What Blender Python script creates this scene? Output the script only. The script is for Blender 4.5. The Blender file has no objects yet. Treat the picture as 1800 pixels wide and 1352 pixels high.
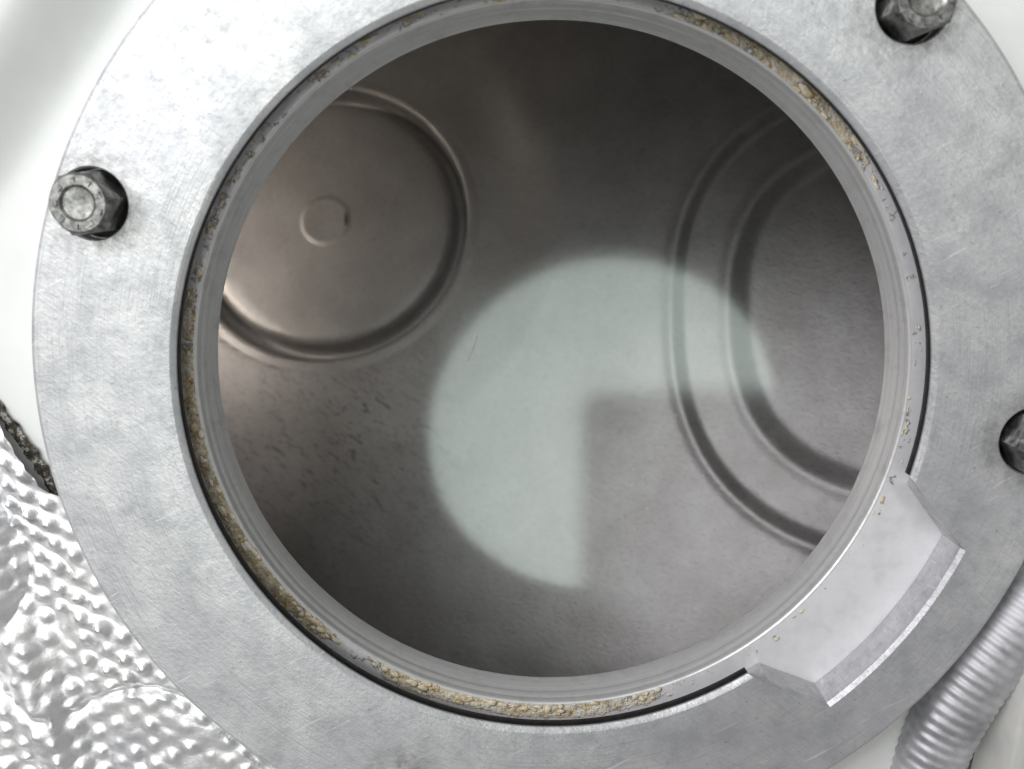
import bpy, bmesh, math, random
from mathutils import Vector, Matrix, noise
random.seed(7)
PI = math.pi
S = bpy.context.scene
COL = S.collection
# One Blender unit is the inner radius of the filler neck (about 5 cm). The world
# frame is the flange: its top face is z = 0, its axis the z axis. The tank stands
# on a slope, so true "up" (the normal of the liquid) is UP.

# ------------------------------------------------------------------ camera
cam = bpy.data.cameras.new("camera")
cam.sensor_width = 36.0
cam.angle_x = math.radians(60.0)
cam.clip_start, cam.clip_end = 0.01, 200.0
CAM_R = Matrix(((0.99988, 0.0, 0.0154994), (-0.0029424, 0.9818149, 0.189818), (-0.0152175, -0.1898408, 0.9816969)))
CAM_P = Vector((-0.0708, 0.47, 2.4083))
cam_o = bpy.data.objects.new("camera", cam)
cam_o.matrix_world = Matrix.Translation(CAM_P) @ CAM_R.to_4x4()
COL.objects.link(cam_o)
S.camera = cam_o
cam.dof.use_dof = True
cam.dof.focus_distance = 2.75
cam.dof.aperture_fstop = 0.95

# ------------------------------------------------------------------ world, lamps, exposure
W = bpy.data.worlds.new("World")
S.world = W
W.use_nodes = True
bg = W.node_tree.nodes["Background"]
bg.inputs[0].default_value = (1.0, 0.99, 0.985, 1)
bg.inputs[1].default_value = 0.37

def area(name, loc, target, size, radiance, color):
    l = bpy.data.lights.new(name, 'AREA')
    l.shape = 'SQUARE'; l.size = size
    l.energy = radiance * PI * size * size
    l.color = color
    o = bpy.data.objects.new(name, l)
    o.location = loc
    o.rotation_euler = (Vector(target) - Vector(loc)).to_track_quat('-Z', 'Y').to_euler()
    COL.objects.link(o)
    return o
area("ceiling_lamp", (-4.2, 6.3, 21.0), (0, 0, -1), 21.0, 2.55, (0.95, 1.0, 0.965))
area("upper_left_fill", (-16.5, 10.5, 15.0), (0.4, -0.3, -0.6), 10.0, 9.0, (0.975, 0.945, 1.0))  # unseen fill added at the upper left to brighten the tank floor
wl = area("left_floor_fill", (-4.5, 1.05, 0.85), (-1.7, 0.35, -1.8), 0.7, 6.6, (1.0, 0.88, 0.73))  # fill added out of view, aimed through the added opening at the left floor
wl.data.spread = math.radians(44)

vs = S.view_settings
vs.view_transform = 'Standard'; vs.look = 'None'; vs.exposure = 0.0; vs.gamma = 1.0
vs.use_curve_mapping = False
S.cycles.use_denoising = True
S.cycles.max_bounces = 10
S.cycles.diffuse_bounces = 5
S.cycles.glossy_bounces = 6
S.cycles.transparent_max_bounces = 12
S.cycles.sample_clamp_indirect = 6.0

UP = Vector((-0.12541775, 0.25744653, 0.95811882))
FU = Vector((0.9921034, 0.0336254, 0.12083119))      # along the tank floor, to the right
FV = Vector((-0.00110956, 0.96570731, -0.2596308))   # along the tank floor, away
LIQ_H, FLOOR_H = 1.404, 1.72                        # depth below the flange along UP

# ------------------------------------------------------------------ helpers
def link(o, parent=None):
    COL.objects.link(o)
    if parent: o.parent = parent
    return o

def mesh_obj(name, verts, faces, mat, parent=None, smooth=True, sharp=None):
    me = bpy.data.meshes.new(name)
    me.from_pydata(verts, [], faces)
    if smooth: me.shade_smooth()
    if sharp: me.set_sharp_from_angle(angle=math.radians(sharp))
    if mat: me.materials.append(mat)
    me.update()
    return link(bpy.data.objects.new(name, me), parent)

def empty(name, loc=(0, 0, 0)):
    o = bpy.data.objects.new(name, None)
    o.location = loc
    o.empty_display_size = 0.1
    return link(o)

def tag(o, label, cat, group=None):
    o["label"] = label; o["category"] = cat
    if group: o["group"] = group
    return o

def lathe(profile, seg, a0=0.0, a1=2 * PI, closed_profile=False):
    """profile: list of (r, z). Full turn when a1-a0 = 2 pi."""
    full = abs((a1 - a0) - 2 * PI) < 1e-6
    n = seg if full else seg + 1
    v = []
    for i in range(n):
        a = a0 + (a1 - a0) * i / seg
        c, s = math.cos(a), math.sin(a)
        v += [(r * c, r * s, z) for r, z in profile]
    k = len(profile); f = []
    for i in range(seg):
        j = (i + 1) % n
        for p in range(k if closed_profile else k - 1):
            q = (p + 1) % k
            f.append((i * k + p, j * k + p, j * k + q, i * k + q))
    if not full and closed_profile:
        f.append(tuple(range(k))[::-1]); f.append(tuple((n - 1) * k + p for p in range(k)))
    return v, f

def fix_normals(o):
    bm = bmesh.new(); bm.from_mesh(o.data)
    bmesh.ops.recalc_face_normals(bm, faces=bm.faces)
    bm.to_mesh(o.data); bm.free()

def sm(x, a, b):
    t = min(1.0, max(0.0, (x - a) / (b - a)))
    return t * t * (3 - 2 * t)

def nz(x, y, z=0.0, s=1.0):
    return noise.noise(Vector((x * s, y * s, z)))

# ------------------------------------------------------------------ materials
class Mat:
    def __init__(self, name):
        self.m = bpy.data.materials.new(name); self.m.use_nodes = True
        self.t = self.m.node_tree; self.n = self.t.nodes; self.l = self.t.links
        self.b = self.n["Principled BSDF"]
        self.co = self.n.new("ShaderNodeTexCoord").outputs["Object"]
    def set(self, **k):
        names = dict(color="Base Color", metal="Metallic", rough="Roughness", spec="Specular IOR Level", coat="Coat Weight", coat_rough="Coat Roughness", aniso="Anisotropic", ior="IOR")
        for a, v in k.items():
            if isinstance(v, bpy.types.NodeSocket): self.l.new(v, self.b.inputs[names[a]])
            else: self.b.inputs[names[a]].default_value = (*v, 1) if a == "color" else v
        return self
    def mapping(self, scale, rot=(0, 0, 0), src=None):
        a = self.n.new("ShaderNodeMapping"); a.inputs["Rotation"].default_value = rot
        m = self.n.new("ShaderNodeMapping"); m.inputs["Scale"].default_value = scale
        self.l.new(src or self.co, a.inputs["Vector"]); self.l.new(a.outputs[0], m.inputs["Vector"]); return m.outputs[0]
    def noise(self, scale, detail=4, rough=0.55, src=None, dist=0.0):
        t = self.n.new("ShaderNodeTexNoise"); t.inputs["Scale"].default_value = scale; t.inputs["Detail"].default_value = detail
        t.inputs["Roughness"].default_value = rough; t.inputs["Distortion"].default_value = dist
        self.l.new(src or self.co, t.inputs["Vector"]); return t.outputs[0]
    def voro(self, scale, src=None, feat='F1'):
        t = self.n.new("ShaderNodeTexVoronoi"); t.feature = feat; t.inputs["Scale"].default_value = scale
        self.l.new(src or self.co, t.inputs["Vector"]); return t.outputs["Distance"]
    def ramp(self, src, stops):
        r = self.n.new("ShaderNodeValToRGB"); e = r.color_ramp.elements
        while len(e) < len(stops): e.new(0.5)
        for el, (p, c) in zip(e, stops):
            el.position = p; el.color = (c, c, c, 1) if isinstance(c, (int, float)) else (*c, 1)
        self.l.new(src, r.inputs[0]); return r.outputs[0]
    def math(self, op, a, b=None, c=None):
        m = self.n.new("ShaderNodeMath"); m.operation = op
        for i, v in enumerate((a, b, c)):
            if v is None: continue
            if isinstance(v, bpy.types.NodeSocket): self.l.new(v, m.inputs[i])
            else: m.inputs[i].default_value = v
        return m.outputs[0]
    def mix(self, fac, a, b, mode='MIX'):
        m = self.n.new("ShaderNodeMix"); m.data_type = 'RGBA'; m.blend_type = mode
        for s, v in ((m.inputs[0], fac), (m.inputs[6], a), (m.inputs[7], b)):
            if isinstance(v, bpy.types.NodeSocket): self.l.new(v, s)
            elif isinstance(v, (int, float)): s.default_value = v
            else: s.default_value = (*v, 1)
        return m.outputs[2]
    def bump(self, h, strength, dist=0.01):
        b = self.n.new("ShaderNodeBump"); b.inputs["Strength"].default_value = strength; b.inputs["Distance"].default_value = dist
        self.l.new(h, b.inputs["Height"])
        prev = self.b.inputs["Normal"].links
        if prev: self.l.new(prev[0].from_socket, b.inputs["Normal"])
        self.l.new(b.outputs[0], self.b.inputs["Normal"]); return self
    def polar(self, sr, sa):
        s = self.n.new("ShaderNodeSeparateXYZ"); self.l.new(self.co, s.inputs[0])
        r = self.math('SQRT', self.math('ADD', self.math('MULTIPLY', s.outputs[0], s.outputs[0]), self.math('MULTIPLY', s.outputs[1], s.outputs[1])))
        a = self.math('ARCTAN2', s.outputs[1], s.outputs[0])
        c = self.n.new("ShaderNodeCombineXYZ")
        self.l.new(self.math('MULTIPLY', r, sr), c.inputs[0]); self.l.new(self.math('MULTIPLY', a, sa), c.inputs[1])
        z = self.math('MULTIPLY', s.outputs[2], sr); self.l.new(z, c.inputs[2])
        return c.outputs[0]

def mat_flange():
    M = Mat("cast_aluminium")
    big = M.noise(2.4, 4, 0.55); blot = M.noise(9, 6, 0.65); blot2 = M.noise(30, 6, 0.72); pits = M.noise(75, 4, 0.65)
    brush = M.noise(1.0, 5, 0.65, M.polar(170, 4)); brush_area = M.noise(1.6, 2, 0.5)
    lin = M.noise(1.0, 4, 0.65, M.mapping((10, 150, 20), (0, 0, 0.66))); lin2 = M.noise(1.0, 4, 0.6, M.mapping((150, 9, 20), (0, 0, 0.1)))
    scr = M.noise(1.0, 3, 0.5, M.mapping((6, 90, 10), (0, 0, -0.5)), 0.6)
    c = M.ramp(blot, [(0.34, (0.49, 0.50, 0.505)), (0.48, (0.63, 0.635, 0.64)), (0.64, (0.74, 0.74, 0.735))])
    c = M.mix(M.ramp(big, [(0.40, 0.0), (0.62, 0.45)]), c, (0.54, 0.54, 0.57))
    c = M.mix(M.ramp(blot2, [(0.52, 0.0), (0.70, 0.60)]), c, (0.42, 0.43, 0.445))
    c = M.mix(M.ramp(pits, [(0.64, 0.0), (0.70, 0.75)]), c, (0.26, 0.26, 0.26))
    c = M.mix(M.ramp(brush, [(0.34, 0.55), (0.47, 0.0)]), c, (0.46, 0.47, 0.49))
    c = M.mix(M.ramp(lin, [(0.34, 0.40), (0.48, 0.0)]), c, (0.44, 0.45, 0.46))
    c = M.mix(M.ramp(scr, [(0.67, 0.0), (0.72, 0.6)]), c, (0.88, 0.88, 0.88))
    for bx, by in ((-1.235, 0.499), (0.910, 0.983), (1.329, -0.154), (-0.448, -1.258)):        # grime round the bolts
        dv = M.n.new("ShaderNodeVectorMath"); dv.operation = 'DISTANCE'; M.l.new(M.co, dv.inputs[0]); dv.inputs[1].default_value = (bx, by, 0)
        gm = M.math('MULTIPLY', M.ramp(dv.outputs["Value"], [(0.085, 0.8), (0.17, 0.0)]), M.ramp(blot2, [(0.38, 0.0), (0.62, 1.0)]))
        c = M.mix(gm, c, (0.30, 0.29, 0.27))
    M.set(color=c, metal=0.72, rough=M.ramp(blot2, [(0.3, 0.40), (0.7, 0.58)]))
    h = M.math('ADD', M.math('MULTIPLY', brush, M.ramp(brush_area, [(0.45, 0.1), (0.62, 0.9)])), M.math('ADD', M.math('MULTIPLY', lin, 0.30), M.math('MULTIPLY', lin2, 0.08)))
    M.bump(h, 0.40, 0.006).bump(blot2, 0.12, 0.008).bump(pits, 0.25, 0.006)
    return M.m
def mat_neck():
    M = Mat("turned_aluminium")
    rings = M.noise(1.0, 4, 0.6, M.polar(130, 1.2)); blot = M.noise(16, 6, 0.65)
    c = M.ramp(rings, [(0.28, (0.66, 0.665, 0.66)), (0.5, (0.75, 0.75, 0.745)), (0.75, (0.82, 0.815, 0.815))])
    c = M.mix(M.ramp(blot, [(0.5, 0.0), (0.72, 0.5)]), c, (0.47, 0.46, 0.43))
    M.set(color=c, metal=0.5, rough=M.ramp(blot, [(0.3, 0.30), (0.7, 0.45)]))
    M.bump(rings, 0.07, 0.006).bump(blot, 0.12, 0.01)
    return M.m
def mat_ledge():
    M = Mat("stained_aluminium_ledge")
    blot = M.noise(12, 6, 0.65); k = M.noise(20, 6, 0.72, dist=0.4); k2 = M.noise(46, 5, 0.68); k3 = M.noise(110, 3, 0.6)
    c = M.ramp(blot, [(0.32, (0.76, 0.755, 0.77)), (0.5, (0.85, 0.845, 0.86)), (0.7, (0.90, 0.895, 0.905))])
    at = M.n.new("ShaderNodeAttribute"); at.attribute_name = "stain"
    st = M.ramp(M.math('ADD', M.math('MULTIPLY', at.outputs["Fac"], 0.33), M.math('MULTIPLY', k, 0.95)), [(0.640, 0.0), (0.675, 1.0)])
    aw = M.n.new("ShaderNodeAttribute"); aw.attribute_name = "brown"
    tint = M.ramp(k2, [(0.30, (0.22, 0.14, 0.07)), (0.37, (0.52, 0.36, 0.18)), (0.44, (0.80, 0.68, 0.46)), (0.53, (0.90, 0.84, 0.68)), (0.66, (0.92, 0.90, 0.85))])
    tint = M.mix(M.ramp(k3, [(0.62, 0.0), (0.70, 0.6)]), tint, (0.30, 0.20, 0.10))
    tint = M.mix(M.math('MULTIPLY', aw.outputs["Fac"], M.ramp(k, [(0.46, 0.65), (0.58, 0.05)])), tint, (0.36, 0.25, 0.12))
    c = M.mix(st, c, tint)
    inv = M.math('SUBTRACT', 1.0, st)
    M.set(color=c, metal=M.math('MULTIPLY', inv, 0.15), rough=M.math('ADD', M.ramp(blot, [(0.3, 0.28), (0.7, 0.42)]), M.math('MULTIPLY', st, 0.3)))
    M.bump(blot, 0.08, 0.01).bump(M.math('MULTIPLY', st, M.math('ADD', k2, M.math('MULTIPLY', k3, 0.4))), 0.9, 0.018)
    return M.m
def mat_pan():
    M = Mat("dull_tank_metal")
    g = M.noise(1.0, 6, 0.7, M.mapping((38, 130, 40), (0, 0, 0.25))); g2 = M.noise(120, 3, 0.6); blot = M.noise(3.2, 6, 0.62)
    scr = M.noise(1.0, 5, 0.65, M.mapping((46, 9, 9), (0, 0, -0.95)), 1.6); spots = M.noise(22, 4, 0.65); g3 = M.n.new("ShaderNodeVectorMath"); g3.operation = 'DISTANCE'; M.l.new(M.co, g3.inputs[0]); g3.inputs[1].default_value = (-1.05, -0.45, -1.5); area_m = g3.outputs["Value"]
    c = M.ramp(blot, [(0.3, (0.325, 0.305, 0.30)), (0.7, (0.45, 0.43, 0.43))])
    c = M.mix(M.ramp(g, [(0.28, 0.78), (0.50, 0.0)]), c, (0.15, 0.138, 0.132))
    c = M.mix(M.ramp(g2, [(0.55, 0.0), (0.75, 0.5)]), c, (0.46, 0.44, 0.43))
    streak = M.math('MULTIPLY', M.ramp(scr, [(0.57, 0.0), (0.615, 1.0)]), M.ramp(area_m, [(0.30, 1.0), (0.85, 0.0)]))
    c = M.mix(streak, c, (0.05, 0.045, 0.042))
    c = M.mix(M.ramp(spots, [(0.68, 0.0), (0.78, 0.35)]), c, (0.13, 0.12, 0.115))
    M.set(color=c, metal=0.5, rough=M.ramp(g, [(0.3, 0.32), (0.7, 0.46)]))
    M.bump(g, 0.30, 0.008).bump(blot, 0.16, 0.04).bump(streak, 0.3, -0.004)
    return M.m
def mat_simple(name, color, metal, rough, nscale=20, amt=0.25, bump=0.1, bd=0.01, coat=0.0):
    M = Mat(name); k = M.noise(nscale, 5, 0.6)
    c = M.mix(M.ramp(k, [(0.35, 0.0), (0.7, 1.0)]), tuple(x * (1 - amt) for x in color), tuple(min(1, x * (1 + amt * 0.5)) for x in color))
    M.set(color=c, metal=metal, rough=M.ramp(k, [(0.3, rough * 0.85), (0.7, min(1, rough * 1.2))]), coat=coat)
    if bump: M.bump(k, bump, bd)
    return M.m
def mat_residue():
    M = Mat("crusty_residue")
    k = M.noise(26, 5, 0.65); k2 = M.noise(90, 3, 0.6)
    c = M.ramp(k, [(0.28, (0.36, 0.24, 0.10)), (0.40, (0.66, 0.52, 0.30)), (0.50, (0.80, 0.71, 0.52)), (0.64, (0.87, 0.83, 0.76))])
    c = M.mix(M.ramp(k2, [(0.64, 0.0), (0.74, 0.5)]), c, (0.34, 0.23, 0.11))
    M.set(color=c, metal=0.0, rough=0.7).bump(k2, 0.5, 0.01)
    return M.m
def mat_bolt():
    M = Mat("weathered_bolt_steel")
    k = M.noise(45, 5, 0.65); k2 = M.noise(16, 3, 0.5)
    c = M.ramp(k, [(0.34, (0.08, 0.08, 0.086)), (0.50, (0.23, 0.228, 0.222)), (0.70, (0.44, 0.43, 0.40))])
    M.set(color=c, metal=0.9, rough=M.ramp(k2, [(0.3, 0.24), (0.7, 0.42)])).bump(k, 0.18, 0.006)
    return M.m
def mat_liquid():
    m = bpy.data.materials.new("clear_liquid"); m.use_nodes = True
    t = m.node_tree; n = t.nodes; n.clear()
    out = n.new("ShaderNodeOutputMaterial"); mx = n.new("ShaderNodeMixShader")
    fr = n.new("ShaderNodeFresnel"); IOR = 1.93
    ge = n.new("ShaderNodeNewGeometry"); mr = n.new("ShaderNodeMapRange")      # same reflectance from both sides of the surface
    mr.inputs["To Min"].default_value = IOR; mr.inputs["To Max"].default_value = 1 / IOR
    t.links.new(ge.outputs["Backfacing"], mr.inputs["Value"]); t.links.new(mr.outputs[0], fr.inputs[0])
    tr = n.new("ShaderNodeBsdfTransparent"); tr.inputs[0].default_value = (0.94, 0.95, 0.95, 1)
    gl = n.new("ShaderNodeBsdfGlossy"); gl.inputs["Roughness"].default_value = 0.115; gl.inputs["Color"].default_value = (0.90, 1, 0.965, 1)
    t.links.new(fr.outputs[0], mx.inputs[0]); t.links.new(tr.outputs[0], mx.inputs[1]); t.links.new(gl.outputs[0], mx.inputs[2]); t.links.new(mx.outputs[0], out.inputs[0])
    return m
def mat_foil():
    M = Mat("aluminium_foil")
    k = M.noise(30, 4, 0.6); k2 = M.noise(5, 4, 0.6)
    c = M.mix(M.ramp(k2, [(0.35, 0.0), (0.7, 1.0)]), (0.72, 0.72, 0.74), (0.90, 0.89, 0.88))
    M.set(color=c, metal=1.0, rough=M.ramp(k, [(0.3, 0.38), (0.7, 0.56)])).bump(k, 0.25, 0.01)
    return M.m

MF = mat_flange(); MN = mat_neck(); MLD = mat_ledge(); MP = mat_pan(); MR = mat_residue(); MB = mat_bolt(); ML = mat_liquid(); MFO = mat_foil()
MG = mat_simple("undercut_shade_black", (0.018, 0.017, 0.017), 0.0, 0.55, 40, 0.4, 0.2)  # black that puts the shade below the flange overhang into colour
MW = mat_simple("white_tank_paint", (0.80, 0.81, 0.79), 0.0, 0.42, 4, 0.05, 0.05, 0.02, 0.2)
MS = mat_simple("satin_sheet", (0.74, 0.74, 0.70), 0.35, 0.42, 7, 0.10, 0.08, 0.02)
MI = mat_simple("tank_inside_metal", (0.74, 0.70, 0.68), 0.3, 0.55, 6, 0.2, 0.1, 0.02)
MT = mat_simple("hose_foil", (0.60, 0.60, 0.62), 0.75, 0.52, 10, 0.35, 0.1)
MPH = mat_simple("phone_glass", (0.03, 0.03, 0.034), 0.0, 0.25, 8, 0.1, 0.0)
MLE = mat_simple("lens_glass", (0.01, 0.01, 0.013), 0.0, 0.08, 8, 0.1, 0.0)
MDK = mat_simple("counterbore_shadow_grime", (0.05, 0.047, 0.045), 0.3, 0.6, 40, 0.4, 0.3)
def mat_sealant():
    M = Mat("grimy_sealant"); k = M.noise(38, 5, 0.7)
    M.set(color=M.ramp(k, [(0.40, (0.02, 0.017, 0.014)), (0.52, (0.09, 0.075, 0.06)), (0.60, (0.50, 0.48, 0.43))]), rough=0.75).bump(k, 0.5, 0.02)
    return M.m
MSE = mat_sealant()

# ------------------------------------------------------------------ tank
tank = empty("tank")
tag(tank, "white metal tank whose dull brown-grey inside shows through the round filler opening", "tank")

def rot2(x, y, a): return x * math.cos(a) - y * math.sin(a), x * math.sin(a) + y * math.cos(a)

VC, VX, VY = (-3.62, 0.90), 0.60, 1.10        # unseen opening added in the tank top to let fill light in
# outer skin: polar sheet round the flange with a soft fold on the far left
def shell_z(x, y):
    r = math.hypot(x, y)
    z = -0.128
    t = (-x * 0.78 + y * 0.62)              # towards the upper left
    z += 0.13 * sm(t, 1.52, 1.74) - 0.10 * sm(t, 1.76, 2.2)
    z -= 0.05 * sm(r, 2.0, 5.0) * (r - 2.0)
    z += 0.006 * nz(x, y, 1.0, 2.3) * sm(r, 1.45, 1.7)
    return z
rs = [1.30, 1.36, 1.42, 1.44, 1.46, 1.5] + [1.5 + 0.03 * i for i in range(1, 40)] + [2.7 + 0.25 * i for i in range(1, 26)]
v = []; f = []; N = 240
for r in rs:
    for i in range(N):
        a = 2 * PI * i / N; x, y = r * math.cos(a), r * math.sin(a)
        v.append((x, y, shell_z(x, y)))
for k in range(len(rs) - 1):
    for i in range(N):
        j = (i + 1) % N
        q = (k * N + i, k * N + j, (k + 1) * N + j, (k + 1) * N + i)
        if math.hypot((sum(v[p][0] for p in q) / 4 - VC[0]) / VX, (sum(v[p][1] for p in q) / 4 - VC[1]) / VY) > 1: f.append(q)
shell = mesh_obj("shell", v, f, MW, tank); shell["label"] = "white painted outer skin of the tank"

# inside: floor pan (heightfield), wall, ceiling
def fpt(u, w, h): return FU * u + FV * w - UP * (FLOOR_H - h)
BC, BR = (-1.35, 1.00), 0.735      # round boss on the left
SC = (1.475, 0.43)                  # stepped round platform on the right
def per_r(a, A=3.1, B=2.5, n=3.2):
    if math.cos(a) < 0: A = 4.6                 # lengthened out of view on the left for the added opening
    return (abs(math.cos(a) / A) ** n + abs(math.sin(a) / B) ** n) ** (-1 / n)
def step_rad(u, w, k):
    # the platform is a slightly squarish circle
    dx, dy = u - SC[0], w - SC[1]
    return (abs(dx) ** 2.5 + abs(dy) ** 2.5) ** (1 / 2.5)
def base_h(u, w):
    h = 0.015 * nz(u, w, 4.0, 0.8) - 0.10 * w + 0.06 * u      # the floor climbs towards the near right
    k = min(1.0, max(0.0, u + 0.6)); h += 0.17 * ((k ** 3 - 0.5 * k ** 4) + max(0.0, u - 0.4)) - 0.06
    return h + 0.14 * max(0.0, -u - 0.80) ** 2 + 0.05 * max(0.0, -w - 0.1) ** 2
_b0 = base_h(*BC); _bu = (base_h(BC[0] + 0.5, BC[1]) - base_h(BC[0] - 0.5, BC[1])); _bw = (base_h(BC[0], BC[1] + 0.5) - base_h(BC[0], BC[1] - 0.5))
def floor_h(u, w):
    h = base_h(u, w)
    d = math.hypot(u - BC[0], w - BC[1]); m = 1 - sm(d, BR + 0.1, BR + 0.5)   # flat seat round the dish
    h = h * (1 - m) + m * (_b0 + 0.03 + _bu * (u - BC[0]) + _bw * (w - BC[1]))
    d = math.hypot(u - BC[0], w - BC[1])
    h -= 0.16 * (1 - sm(d, BR - 0.02, BR + 0.035))      # well under the boss
    s = step_rad(u, w, 0)
    h -= 0.042 * (1 - sm(s, 1.015, 1.080)) - 0.016 * math.exp(-((s - 1.085) / 0.028) ** 2)
    h -= 0.045 * (1 - sm(s, 0.715, 0.82)); h += 0.012 * math.exp(-((s - 0.83) / 0.03) ** 2)
    a = math.atan2(w, u); e = math.hypot(u, w) / per_r(a)
    h += 0.25 * sm(e, 0.82, 1.0) ** 2
    return h
NR, NA = 230, 400
v = [tuple(fpt(0, 0, floor_h(0, 0)))]; f = []
for k in range(1, NR + 1):
    for i in range(NA):
        a = 2 * PI * i / NA; r = per_r(a) * k / NR
        u, w = r * math.cos(a), r * math.sin(a)
        v.append(tuple(fpt(u, w, floor_h(u, w))))
for i in range(NA): f.append((0, 1 + i, 1 + (i + 1) % NA))
for k in range(NR - 1):
    for i in range(NA):
        j = (i + 1) % NA
        f.append((1 + k * NA + i, 1 + (k + 1) * NA + i, 1 + (k + 1) * NA + j, 1 + k * NA + j))
pan = mesh_obj("floor_pan", v, f, MP, tank); pan["label"] = "dull grey pressed metal floor of the tank"

BM = Matrix((FU, FV, UP)).transposed()       # floor frame -> world
def place_floor(o, u, w, h):
    o.matrix_world = Matrix.Translation(fpt(u, w, h)) @ BM.to_4x4()
BH = floor_h(*BC) + 0.16
_e = 0.3
BT = (-_bu, -_bw)
def tilt_boss(o):
    q = Vector((0, 0, 1)).rotation_difference(Vector((BT[0], BT[1], 1)).normalized())
    o.matrix_world = o.matrix_world @ q.to_matrix().to_4x4()
# boss disc: lifted centre, rounded shoulder falling into the groove
prof = [(0.001, 0.0)] + [(BR * t, 0.0) for t in (0.2, 0.4, 0.6, 0.7, 0.78)] + [(BR - q, z) for q, z in ((0.13, -0.0015), (0.11, -0.005), (0.095, -0.011), (0.083, -0.021), (0.075, -0.036), (0.070, -0.07), (0.066, -0.13), (0.012, -0.13), (0.008, -0.06), (0.004, -0.015), (0.0, -0.003), (-0.008, 0.003), (-0.020, 0.0045), (-0.036, 0.003), (-0.055, 0.001), (-0.075, -0.002), (-0.085, -0.006))]
v, f = lathe(prof, 200)
boss = mesh_obj("boss", v, f, MP, pan); place_floor(boss, *BC, BH); tilt_boss(boss)
boss["label"] = "round pressed boss with a dark groove round it"
v, f = lathe([(0.001, 0.002), (0.09, 0.0022), (0.108, 0.0042), (0.118, 0.0042), (0.128, 0.002), (0.14, -0.001)], 64)
cm = mesh_obj("center_mark", v, f, MP, pan); place_floor(cm, *BC, BH); tilt_boss(cm)
# small curved nick on the mark
v = []; f = []
for i in range(15):
    t = i / 14; a = -0.35 + 0.75 * t; wd = 0.008 * math.sin(PI * t) + 0.0008
    for s in (-1, 1): v.append(((0.108 + s * wd) * math.cos(a), (0.108 + s * wd) * math.sin(a), 0.0075))
for i in range(14): f.append((2 * i, 2 * i + 1, 2 * i + 3, 2 * i + 2))
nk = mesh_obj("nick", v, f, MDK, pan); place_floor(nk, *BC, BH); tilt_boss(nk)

# side wall and ceiling of the inside
v = []; f = []
for i in range(NA):
    a = 2 * PI * i / NA; r = per_r(a); u, w = r * math.cos(a), r * math.sin(a)
    p = fpt(u, w, floor_h(u, w)); t = (-0.24 - p.z) / UP.z
    for k in range(5): v.append(tuple(p + UP * (t * k / 4)))
for i in range(NA):
    j = (i + 1) % NA
    for k in range(4): f.append((i * 5 + k, j * 5 + k, j * 5 + k + 1, i * 5 + k + 1))
mesh_obj("side_wall", v, f, MI, tank)
v = []; f = []; NC = 40
for i in range(NA):
    a = 2 * PI * i / NA; r = per_r(a); u, w = r * math.cos(a), r * math.sin(a)
    p = fpt(u, w, floor_h(u, w)); q = (p + UP * ((-0.24 - p.z) / UP.z)) * 1.01
    b = math.atan2(q.y, q.x); R = math.hypot(q.x, q.y)
    for k in range(NC + 1):
        rr = 1.12 + (R - 1.12) * k / NC; v.append((rr * math.cos(b), rr * math.sin(b), -0.24))
for i in range(NA):
    j = (i + 1) % NA
    for k in range(NC):
        q = (i * (NC + 1) + k, j * (NC + 1) + k, j * (NC + 1) + k + 1, i * (NC + 1) + k + 1)
        if math.hypot((sum(v[p][0] for p in q) / 4 - VC[0]) / VX, (sum(v[p][1] for p in q) / 4 - VC[1]) / VY) > 1: f.append(q)
mesh_obj("inner_ceiling", v, f, MI, tank, smooth=False)

cv, cf = lathe([(1.09, -0.15), (1.08, -0.02), (1.07, 0.0), (0.95, 0.0), (0.94, -0.02), (0.94, -0.26), (1.09, -0.262)], 64)
co = mesh_obj("fill_opening_collar", [(x * VX + VC[0], y * VY + VC[1], z) for x, y, z in cv], cf, MW, tank, sharp=40)  # rim of the unseen opening added for the fill

# ------------------------------------------------------------------ liquid
v = [tuple(fpt(0, 0, FLOOR_H - LIQ_H))]; f = []
for i in range(128):
    a = 2 * PI * i / 128; r = per_r(a) * 0.999
    v.append(tuple(fpt(r * math.cos(a), r * math.sin(a), FLOOR_H - LIQ_H)))
for i in range(128): f.append((0, 1 + i, 1 + (i + 1) % 128))
liq = mesh_obj("liquid", v, f, ML); liq["kind"] = "structure"; liq["label"] = "still clear liquid in the tank mirroring the round opening"

# ------------------------------------------------------------------ filler flange
fl = empty("filler_flange", (0, 0, -0.12))
tag(fl, "round cast aluminium filler flange with bolts and a slot in its inner edge", "flange")
RO, RB = 1.4485, 1.045
prof = [(RB, -0.013), (RB, -0.017), (1.062, -0.019), (1.10, -0.019), (1.10, -0.118), (1.40, -0.118), (RO, -0.118),
        (RO, -0.016), (RO - 0.004, -0.006), (RO - 0.014, 0.0), (1.30, 0.0), (1.18, 0.0), (RB + 0.017, 0.0), (RB + 0.014, -0.0008), (RB + 0.001, -0.011)]
v, f = lathe(prof, 320, closed_profile=True)
ring = mesh_obj("flange_ring", v, f, MF, None)
fix_normals(ring)
bm = bmesh.new(); bm.from_mesh(ring.data)
if bm.calc_volume(signed=True) < 0: bmesh.ops.reverse_faces(bm, faces=bm.faces)
bm.to_mesh(ring.data); bm.free()
BOLTS = [(1.330, 158.0, 8.0), (1.346, 47.2, 22.0), (1.350, -6.6, 0.0), (1.366, -109.6, 15.0)]
CB_R = 0.095
def cutter(v, f):
    me = bpy.data.meshes.new("cut"); me.from_pydata(v, [], f); me.update()
    o = bpy.data.objects.new("cut", me); COL.objects.link(o)
    bm = bmesh.new(); bm.from_mesh(me); bmesh.ops.recalc_face_normals(bm, faces=bm.faces); bm.to_mesh(me); bm.free()
    return o
cuts = []
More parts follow.
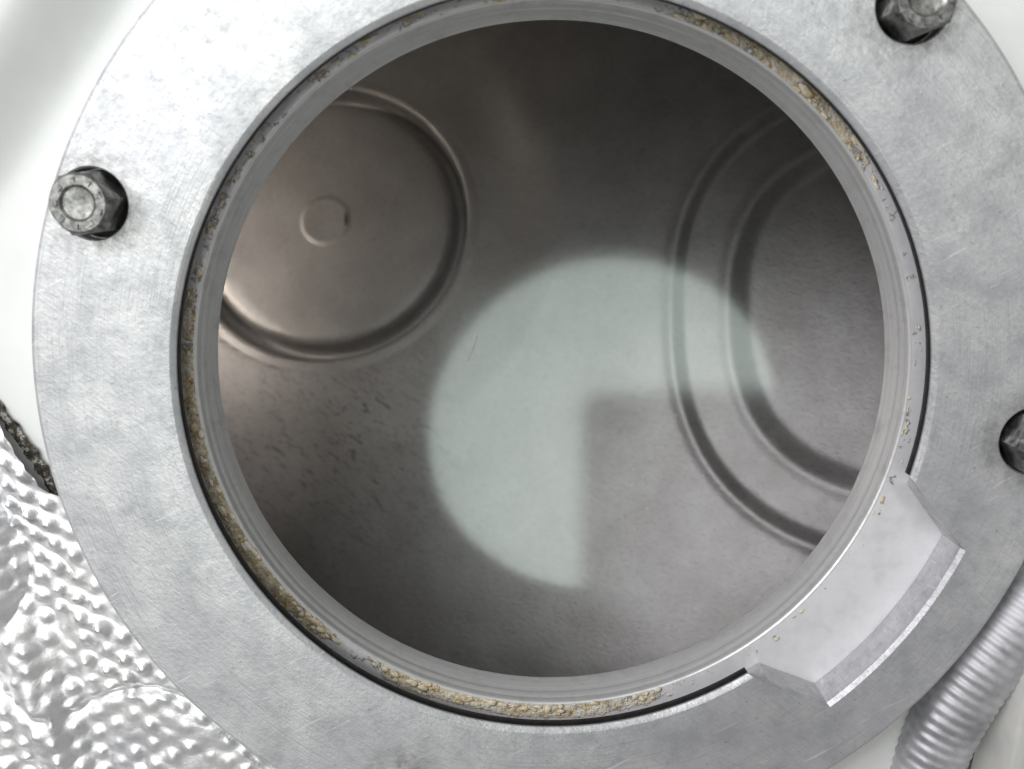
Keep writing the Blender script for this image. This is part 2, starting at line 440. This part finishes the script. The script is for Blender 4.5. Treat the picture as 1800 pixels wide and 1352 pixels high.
for r, a, t in BOLTS:
    x, y = r * math.cos(math.radians(a)), r * math.sin(math.radians(a)); n = 48
    v = [(x + (CB_R + e) * math.cos(2 * PI * i / n), y + (CB_R + e) * math.sin(2 * PI * i / n), z) for z, e in ((-0.062, 0), (-0.005, 0), (0.03, 0.030)) for i in range(n)]
    f = [(k * n + i, k * n + (i + 1) % n, (k + 1) * n + (i + 1) % n, (k + 1) * n + i) for k in range(2) for i in range(n)] + [tuple(range(n))[::-1], tuple(range(2 * n, 3 * n))]
    cuts.append(cutter(v, f))
A0, A1 = math.radians(-56.0), math.radians(-14.6)
# the slot: corners as found on the flange, outer side an arc of radius 1.263
B0, B1 = math.radians(-49.4), math.radians(-22.0)
pl = []
for a, r in ((A1, 1.045), (A1 + 0.006, 0.93)): pl.append((r * math.cos(a), r * math.sin(a)))
pl = [((0.93) * math.cos(A0 - 0.02), 0.93 * math.sin(A0 - 0.02))] + [(1.045 * math.cos(A0), 1.045 * math.sin(A0))]
for i in range(25):
    a = B0 + (B1 - B0) * i / 24; pl.append((1.263 * math.cos(a), 1.263 * math.sin(a)))
pl += [(1.045 * math.cos(A1), 1.045 * math.sin(A1)), (0.93 * math.cos(A1 + 0.02), 0.93 * math.sin(A1 + 0.02))]
n = len(pl)
v = [(x, y, z) for z in (-0.3, -0.010) for x, y in pl]
v += [(x * (1.263 + 0.040) / 1.263, y * (1.263 + 0.040) / 1.263, 0.025) if abs(math.hypot(x, y) - 1.263) < 1e-4 else (x, y, 0.025) for x, y in pl]
f = [(k * n + i, k * n + (i + 1) % n, (k + 1) * n + (i + 1) % n, (k + 1) * n + i) for k in range(2) for i in range(n)] + [tuple(range(n))[::-1], tuple(range(2 * n, 3 * n))]
cuts.append(cutter(v, f))
for c in cuts:
    md = ring.modifiers.new("b", 'BOOLEAN'); md.operation = 'DIFFERENCE'; md.object = c; md.solver = 'EXACT'
dg = bpy.context.evaluated_depsgraph_get()
me = bpy.data.meshes.new_from_object(ring.evaluated_get(dg))
ring.modifiers.clear(); ring.data = me; me.name = "flange_ring"
me.shade_smooth(); me.set_sharp_from_angle(angle=math.radians(24))
for c in cuts: bpy.data.objects.remove(c)
def adopt(o, parent):
    o.parent = parent; o.matrix_parent_inverse = Matrix.Translation(-parent.location) if parent.parent is None else Matrix.Identity(4)
adopt(ring, fl)
# neck: flat ledge, tapered turned wall, lip
prof = [(1.0375, -0.1206), (1.035, -0.1212), (1.0325, -0.1228), (1.030, -0.1255), (1.028, -0.130), (1.026, -0.138), (1.0235, -0.146), (1.020, -0.150), (1.017, -0.163), (1.0165, -0.168), (1.0130, -0.172), (1.006, -0.205), (1.001, -0.216), (1.0, -0.2205), (1.002, -0.226), (1.012, -0.234), (1.05, -0.238), (1.14, -0.2385)]
v, f = lathe(prof, 320)
neck = mesh_obj("neck_ring", v, f, MN, None, sharp=50); adopt(neck, fl)
neck["label"] = "turned inner wall of the filler neck"
prof = [(r, -0.1205 - (0.0003 if r < 1.04 else 0.0)) for r in (1.30, 1.27, 1.20, 1.15, 1.11, 1.095, 1.085, 1.078, 1.072, 1.066, 1.060, 1.054, 1.048, 1.042, 1.0365)]
v, f = lathe(prof, 480)
ledge = mesh_obj("ledge", v, f, MLD, None); adopt(ledge, fl)
ledge["label"] = "flat pale ledge below the flange edge, stained with tan residue"
# black ring standing in for the shade under the overhang, open at the slot
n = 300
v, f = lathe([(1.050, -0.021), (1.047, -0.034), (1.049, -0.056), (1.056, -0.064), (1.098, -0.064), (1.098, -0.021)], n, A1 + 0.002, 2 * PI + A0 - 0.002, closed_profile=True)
gk = mesh_obj("undercut_shade", v, f, MG, None, sharp=60); adopt(gk, fl); gk["label"] = "thin black ring standing in for the shade under the flange edge"

# bolts
def hexv(r, z, t=0): return [(r * math.cos(t + PI / 3 * i), r * math.sin(t + PI / 3 * i), z) for i in range(6)]
def bolt_mesh():
    bm = bmesh.new(); H = 0.128; RC = 0.090; NS = 48
    def ring_at(z, fn): return [bm.verts.new((fn(2 * PI * i / NS) * math.cos(2 * PI * i / NS), fn(2 * PI * i / NS) * math.sin(2 * PI * i / NS), z)) for i in range(NS)]
    def hexr(a):
        k = (a % (PI / 3)) - PI / 6
        return RC * math.cos(PI / 6) / math.cos(k)
    apo = RC * math.cos(PI / 6)
    rings = [ring_at(0, hexr), ring_at(H * 0.80, hexr)]
    # 30 degree chamfer turns the top edge into arcs
    rings.append(ring_at(H * 0.93, lambda a: min(hexr(a), apo * 1.025)))
    rings.append(ring_at(H, lambda a: apo * 0.93))
    rings.append(ring_at(H, lambda a: apo * 0.62)); rings.append(ring_at(H - 0.006, lambda a: apo * 0.52))
    rings.append(ring_at(H - 0.008, lambda a: apo * 0.25))
    for A, B in zip(rings, rings[1:]):
        for i in range(NS): bm.faces.new((A[i], A[(i + 1) % NS], B[(i + 1) % NS], B[i]))
    bm.faces.new(rings[-1])
    # raised strength marks round the crown
    for k in range(9):
        a = 2 * PI * k / 9 + 0.2; da = 0.13
        pts = []
        for z in (H - 0.001, H + 0.004):
            for rr, aa in ((0.68, -da), (0.86, -da), (0.86, da), (0.68, da)): pts.append(bm.verts.new((apo * rr * math.cos(a + aa), apo * rr * math.sin(a + aa), z)))
        for q in ((4, 5, 6, 7), (0, 1, 5, 4), (1, 2, 6, 5), (2, 3, 7, 6), (3, 0, 4, 7)): bm.faces.new([pts[i] for i in q])
    bmesh.ops.recalc_face_normals(bm, faces=bm.faces)
    me = bpy.data.meshes.new("bolt"); bm.to_mesh(me); bm.free(); me.materials.append(MB)
    me.shade_smooth(); me.set_sharp_from_angle(angle=math.radians(28)); return me
bme = bolt_mesh()
v, f = lathe([(0.030, 0.0), (0.030, 0.013), (0.085, 0.013), (0.0895, 0.010), (0.091, 0.004), (0.091, 0.0)], 48, closed_profile=True)
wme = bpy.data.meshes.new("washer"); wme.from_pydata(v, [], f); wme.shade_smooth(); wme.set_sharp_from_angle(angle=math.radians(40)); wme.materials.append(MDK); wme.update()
for (r, a, t), where in zip(BOLTS, ("on the left", "at the upper right", "at the right edge", "at the bottom edge")):
    x, y = r * math.cos(math.radians(a)), r * math.sin(math.radians(a))
    b = bpy.data.objects.new("bolt", bme); COL.objects.link(b); b.parent = fl
    b.location = (x, y, -0.048 + 0.12); b.rotation_euler = (0, 0, math.radians(t))
    b["label"] = "dark hex bolt head %s of the flange" % where
    w = bpy.data.objects.new("washer", wme); COL.objects.link(w); w.parent = b
    w.location = (0, 0, -0.0135)

# crusty residue along the ledge
def dens(deg):
    d = deg % 360
    tab = [(0, .18), (20, .25), (35, .5), (48, 1.0), (62, .8), (72, .35), (85, .2), (110, .35), (140, .35), (160, .4), (175, .7), (190, .9), (210, 1.0), (228, .95), (234, .15), (238, .5), (245, .9), (262, .8), (270, 1.0), (284, .85), (292, .35), (300, .2), (315, .12), (325, .08), (345, .25), (360, .18)]
    for (a, p), (b, q) in zip(tab, tab[1:]):
        if a <= d <= b: return p + (q - p) * (d - a) / (b - a)
    return 0.2
ledge.data.attributes.new("stain", 'FLOAT', 'POINT'); ledge.data.attributes.new("brown", 'FLOAT', 'POINT')
sa = ledge.data.attributes["stain"]; sb = ledge.data.attributes["brown"]
for i, vv in enumerate(ledge.data.vertices):
    rr = math.hypot(vv.co.x, vv.co.y); dg_ = math.degrees(math.atan2(vv.co.y, vv.co.x)); dn = dens(dg_)
    mid = 1.052 + 0.012 * nz(dg_ * 0.17, 5.0); wd = 0.014 + 0.028 * dn
    sa.data[i].value = dn * (1 - 0.9 * sm(abs(rr - mid), wd * 0.4, wd)) - (0.8 if rr >= 1.095 else 0)
    d3 = dg_ % 360; sb.data[i].value = max(sm(d3, 95, 170) * (1 - sm(d3, 228, 240)), 0.7 * sm(d3, 32, 44) * (1 - sm(d3, 66, 90)))
ico = bmesh.new(); bmesh.ops.create_icosphere(ico, subdivisions=2, radius=1.0)
IV = [vv.co.copy() for vv in ico.verts]; IF = [[q.index for q in ff.verts] for ff in ico.faces]; ico.free()
v = []; f = []; cnt = 0
while cnt < 380:
    d = random.uniform(0, 360)
    gap = 0.5 + 0.5 * nz(math.cos(math.radians(d)) * 7, math.sin(math.radians(d)) * 7, 3.3) * 2.2
    if random.random() > dens(d) * gap: continue
    big = dens(d) > 0.45
    cl = 1.058 + 0.022 * nz(d * 0.12, 3.0); rr = min(1.074, max(1.040, random.gauss(cl - 0.004, 0.009)))
    s = (0.0015 + 0.0095 * random.random() ** 3) if big else (0.0015 + 0.005 * random.random() ** 2)
    a = math.radians(d); b = len(v); seed = random.uniform(0, 99); st = random.uniform(0.9, 2.6)
    ca, sa = math.cos(a), math.sin(a)
    for p in IV:
        k = 1 + 0.8 * noise.noise(p * 2.1 + Vector((seed, 0, 0)))
        q = Vector((p.x * k * s, p.y * k * s * st, p.z * k * s * 0.42))
        v.append((rr * ca + q.x * ca - q.y * sa, rr * sa + q.x * sa + q.y * ca, -0.1200 + s * 0.12 + q.z))
    f += [[i + b for i in q] for q in IF]; cnt += 1
res = mesh_obj("residue", v, f, MR, None); adopt(res, fl); res["kind"] = "stuff"; res["label"] = "tan and cream crust stuck on the ledge"

# ------------------------------------------------------------------ seam, heat shield, hose, panel
def catmull(pts, n):
    out = []; P = [Vector(p) for p in pts]; P = [P[0] * 2 - P[1]] + P + [P[-1] * 2 - P[-2]]
    for i in range(1, len(P) - 2):
        for k in range(n):
            t = k / n; a, b, c, d = P[i - 1:i + 3]
            out.append(0.5 * ((2 * b) + (c - a) * t + (2 * a - 5 * b + 4 * c - d) * t * t + (3 * b - a - 3 * c + d) * t ** 3))
    out.append(P[-2]); return out
# grimy sealant in the joint between skin and foil
path = catmull([(-2.3, 0.52, -0.145), (-1.95, 0.27, -0.135), (-1.72, 0.03, -0.125), (-1.60, -0.13, -0.118), (-1.525, -0.25, -0.115), (-1.47, -0.36, -0.115)], 14)
v = []; f = []; n = 10
for i, p in enumerate(path):
    t = (path[min(i + 1, len(path) - 1)] - path[max(i - 1, 0)]).normalized(); s = Vector((t.y, -t.x, 0)).normalized()
    wd = 0.017 * (1 + 0.7 * nz(i * 0.33, 2.0)); 
    for k in range(n):
        a = 2 * PI * k / n; e = 1 + 0.5 * nz(i * 0.8, k * 0.9, 7.0)
        v.append(tuple(p + s * (wd * e * math.cos(a)) + Vector((0, 0, 0.006 * e * math.sin(a)))))
for i in range(len(path) - 1):
    for k in range(n): f.append((i * n + k, i * n + (k + 1) % n, (i + 1) * n + (k + 1) % n, (i + 1) * n + k))
se = mesh_obj("sealant_strip", v, f, MSE); fix_normals(se)
tag(se, "dark grimy sealant line between the white tank skin and the dimpled foil", "sealant")

# dimpled foil heat shield
def foil_z(x, y):
    p = 0.066
    X, Y = rot2(x + 0.016 * nz(x, y, 21.0, 5.0), y + 0.016 * nz(x, y, 31.0, 5.0), 0.5); j = round(Y / (p * 0.866)); off = 0.5 * p * (j % 2); i = round((X - off) / p)
    cx = i * p + off; cy = j * p * 0.866
    amp = 0.80 + 0.9 * nz(i * 0.9, j * 0.9, 5.0) + 0.7 * nz(x, y, 41.0, 2.2); d = math.hypot(X - cx, (Y - cy) * (1 + 0.4 * nz(i, j, 9.0))) / (p * (0.47 + 0.10 * nz(i * 1.3, j * 1.3, 15.0)))
    b = 0.021 * max(0.1, amp) * (0.5 + 0.5 * math.cos(PI * min(1, d)))
    z = -0.072 + b
    z += 0.030 * nz(x, y, 2.0, 2.6) + 0.016 * abs(nz(x, y, 8.0, 3.4)) - 0.014 * abs(nz(x + y, y - x, 18.0, 4.6)) + 0.010 * abs(nz(x, y, 28.0, 11.0))
    cr = abs(nz(x, y, 12.0, 1.9)); z -= 0.022 * math.exp(-(cr / 0.035) ** 2)
    d2 = abs((x + 1.62) * 0.93 - (y + 0.85) * -0.25); z += 0.035 * math.exp(-(d2 / 0.05) ** 2) - 0.02 * math.exp(-((d2 - 0.13) / 0.05) ** 2)
    r = math.hypot(x, y); z = z * sm(r, 1.45, 1.56) + -0.075 * (1 - sm(r, 1.45, 1.56))
    return z
SEAM = [(1.4525, 195.6), (1.518, 193.9), (1.615, 184.9), (1.735, 179.2), (1.99, 172.4), (2.47, 166.2), (3.3, 160.0)]   # radius, angle of the joint
def seam_a(r):
    for (a, p), (b, q) in zip(SEAM, SEAM[1:]):
        if a <= r <= b: return p + (q - p) * (r - a) / (b - a)
    return 160.0
NR2, NA2 = 230, 560; v = []; f = []
for k in range(NR2 + 1):
    rr = 1.4525 + 1.6 * k / NR2; a0 = seam_a(rr) - 1.2
    for i in range(NA2 + 1):
        a = math.radians(a0 + (276 - a0) * i / NA2); x, y = rr * math.cos(a), rr * math.sin(a)
        v.append((x, y, foil_z(x, y)))
for k in range(NR2):
    for i in range(NA2):
        q = k * (NA2 + 1) + i; f.append((q, q + NA2 + 1, q + NA2 + 2, q + 1))
hs = mesh_obj("heat_shield", v, f, MFO)
tag(hs, "crumpled dimpled aluminium foil heat shield at the lower left of the flange", "heat shield")

# corrugated foil hose passing the lower right of the flange
path = catmull([(1.80, 0.10, -0.30), (1.63, -0.28, -0.18), (1.505, -0.56, -0.12), (1.405, -0.735, -0.10), (1.305, -0.90, -0.10), (1.23, -1.06, -0.105), (1.19, -1.22, -0.12), (1.185, -1.4, -0.15), (1.23, -1.8, -0.25)], 60)
v = []; f = []; n = 40; L = 0.0
for i, p in enumerate(path):
    if i: L += (p - path[i - 1]).length
    t = (path[min(i + 1, len(path) - 1)] - path[max(i - 1, 0)]).normalized(); s = t.cross(Vector((0, 0, 1))).normalized(); m = s.cross(t)
    ridge = 0.25 + 0.75 * sm(L, 0.7, 1.35)
    R = 0.104 + 0.0022 * ridge * math.sin(2 * PI * L / 0.031 + 0.5 * nz(L * 6, 0.2))
    for k in range(n):
        a = 2 * PI * k / n; e = R + 0.004 * nz(L * 5, k * 0.5, 3.0)
        v.append(tuple(p + s * e * math.cos(a) + m * e * math.sin(a)))
for i in range(len(path) - 1):
    for k in range(n): f.append((i * n + k, i * n + (k + 1) % n, (i + 1) * n + (k + 1) % n, (i + 1) * n + k))
ho = mesh_obj("corrugated_hose", v, f, MT); fix_normals(ho)
tag(ho, "silver corrugated hose running past the lower right of the flange", "hose")

# satin cover panel beyond the hose, with a pressed fold
v = []; f = []; NX, NY = 60, 90
for j in range(NY + 1):
    for i in range(NX + 1):
        x = 1.32 + 1.9 * (i / NX) ** 1.3; y = -2.4 + 2.6 * j / NY
        xs = x + 0.42 * (-(y + 1.0)) * -0.55 + 0.05 * math.sin(y * 3)
        d = (i / NX) ** 1.3 * 1.9
        z = -0.11 + 0.13 * sm(d, 0.0, 0.05) - 0.13 * sm(d, 0.10, 0.14) + 0.07 * sm(d, 0.16, 0.22) - 0.10 * d + 0.006 * nz(xs, y, 1, 4)
        v.append((xs + 0.03, y, z))
for j in range(NY):
    for i in range(NX):
        k = j * (NX + 1) + i; f.append((k, k + 1, k + NX + 2, k + NX + 1))
cp = mesh_obj("cover_panel", v, f, MS)
tag(cp, "pale satin metal cover panel with a fold beside the corrugated hose", "panel")

# ------------------------------------------------------------------ floating lint and dust on the liquid
def lpt(u, w, h=0.002): return FU * u + FV * w - UP * (LIQ_H - h)
MLT = mat_simple("pale_lint", (0.92, 0.93, 0.90), 0.8, 0.35, 30, 0.05, 0.0)
def fibre(name, pts, rad, label):
    path = [lpt(*p) for p in pts]; v = []; f = []
    for i, p in enumerate(path):
        t = (path[min(i + 1, len(path) - 1)] - path[max(i - 1, 0)]).normalized(); s = t.cross(UP).normalized()
        for k in range(6):
            a = PI / 3 * k; v.append(tuple(p + s * rad * math.cos(a) + UP * rad * math.sin(a)))
    for i in range(len(path) - 1):
        for k in range(6): f.append((i * 6 + k, i * 6 + (k + 1) % 6, (i + 1) * 6 + (k + 1) % 6, (i + 1) * 6 + k))
    o = mesh_obj(name, v, f, MLT); fix_normals(o); return tag(o, label, "lint")
fibre("lint_fibre", [(-0.470 - 0.043 * t + 0.006 * math.sin(3 * t), 0.326 - 0.113 * t) for t in [i / 8 for i in range(9)]], 0.0036, "longest pale lint fibre floating on the mirrored disc in the liquid")
fibre("lint_fibre", [(-0.452 - 0.012 * t, 0.268 - 0.03 * t) for t in [i / 4 for i in range(5)]], 0.002, "short pale lint fibre floating right beside the longest fibre")
v = []; f = []
for k in range(60):
    u, w = random.uniform(-0.75, 0.6), random.uniform(-0.55, 0.65); s = random.uniform(0.0012, 0.0036); b = len(v)
    for p in ((1, 0, 0), (0, 1, 0), (-1, 0, 0), (0, -1, 0), (0, 0, 0.6)):
        v.append(tuple(lpt(u, w) + FU * p[0] * s + FV * p[1] * s * 0.7 + UP * p[2] * s))
    f += [(b, b + 1, b + 4), (b + 1, b + 2, b + 4), (b + 2, b + 3, b + 4), (b + 3, b, b + 4)]
du = mesh_obj("dust", v, f, MLT); du["kind"] = "stuff"; du["label"] = "pale dust specks floating on the liquid"

# ------------------------------------------------------------------ the phone taking the picture (seen as the dark quarter of the reflection)
ph = empty("smartphone")
ph.matrix_world = Matrix.Translation(CAM_P) @ CAM_R.to_4x4()
tag(ph, "dark smartphone held over the opening, mirrored as the missing quarter of the bright disc", "smartphone")
def rrect(x0, y0, x1, y1, r, n=8):
    out = []
    for cx, cy, a in ((x1 - r, y1 - r, 0), (x0 + r, y1 - r, PI / 2), (x0 + r, y0 + r, PI), (x1 - r, y0 + r, 1.5 * PI)):
        for i in range(n + 1): out.append((cx + r * math.cos(a + PI / 2 * i / n), cy + r * math.sin(a + PI / 2 * i / n)))
    return out
def slab(name, x0, y0, x1, y1, r, z0, z1, mat, bev):
    v = []; n = 36
    for z, ins in ((z0, bev), (z0 + bev, 0), (z1 - bev, 0), (z1, bev)):
        v += [(x, y, z) for x, y in rrect(x0 + ins, y0 + ins, x1 - ins, y1 - ins, r - ins)]
    f = [(k * n + i, k * n + (i + 1) % n, (k + 1) * n + (i + 1) % n, (k + 1) * n + i) for k in range(3) for i in range(n)]
    f += [tuple(range(n))[::-1], tuple(range(3 * n, 4 * n))]
    return mesh_obj(name, v, f, mat, ph, sharp=40)
slab("body", -0.507, -3.1, 1.27, 0.503, 0.17, 0.060, 0.215, MPH, 0.02)
slab("camera_bump", -0.42, -0.62, 0.34, 0.42, 0.12, 0.030, 0.062, MPH, 0.008)
for x, y in ((0.0, 0.0), (0.0, -0.40), (-0.25, -0.2)):
    v, f = lathe([(0.001, 0.026), (0.09, 0.026), (0.10, 0.024), (0.11, 0.024), (0.115, 0.034)], 32)
    o = mesh_obj("lens", v, f, MLE, ph); o.location = (x, y, 0)
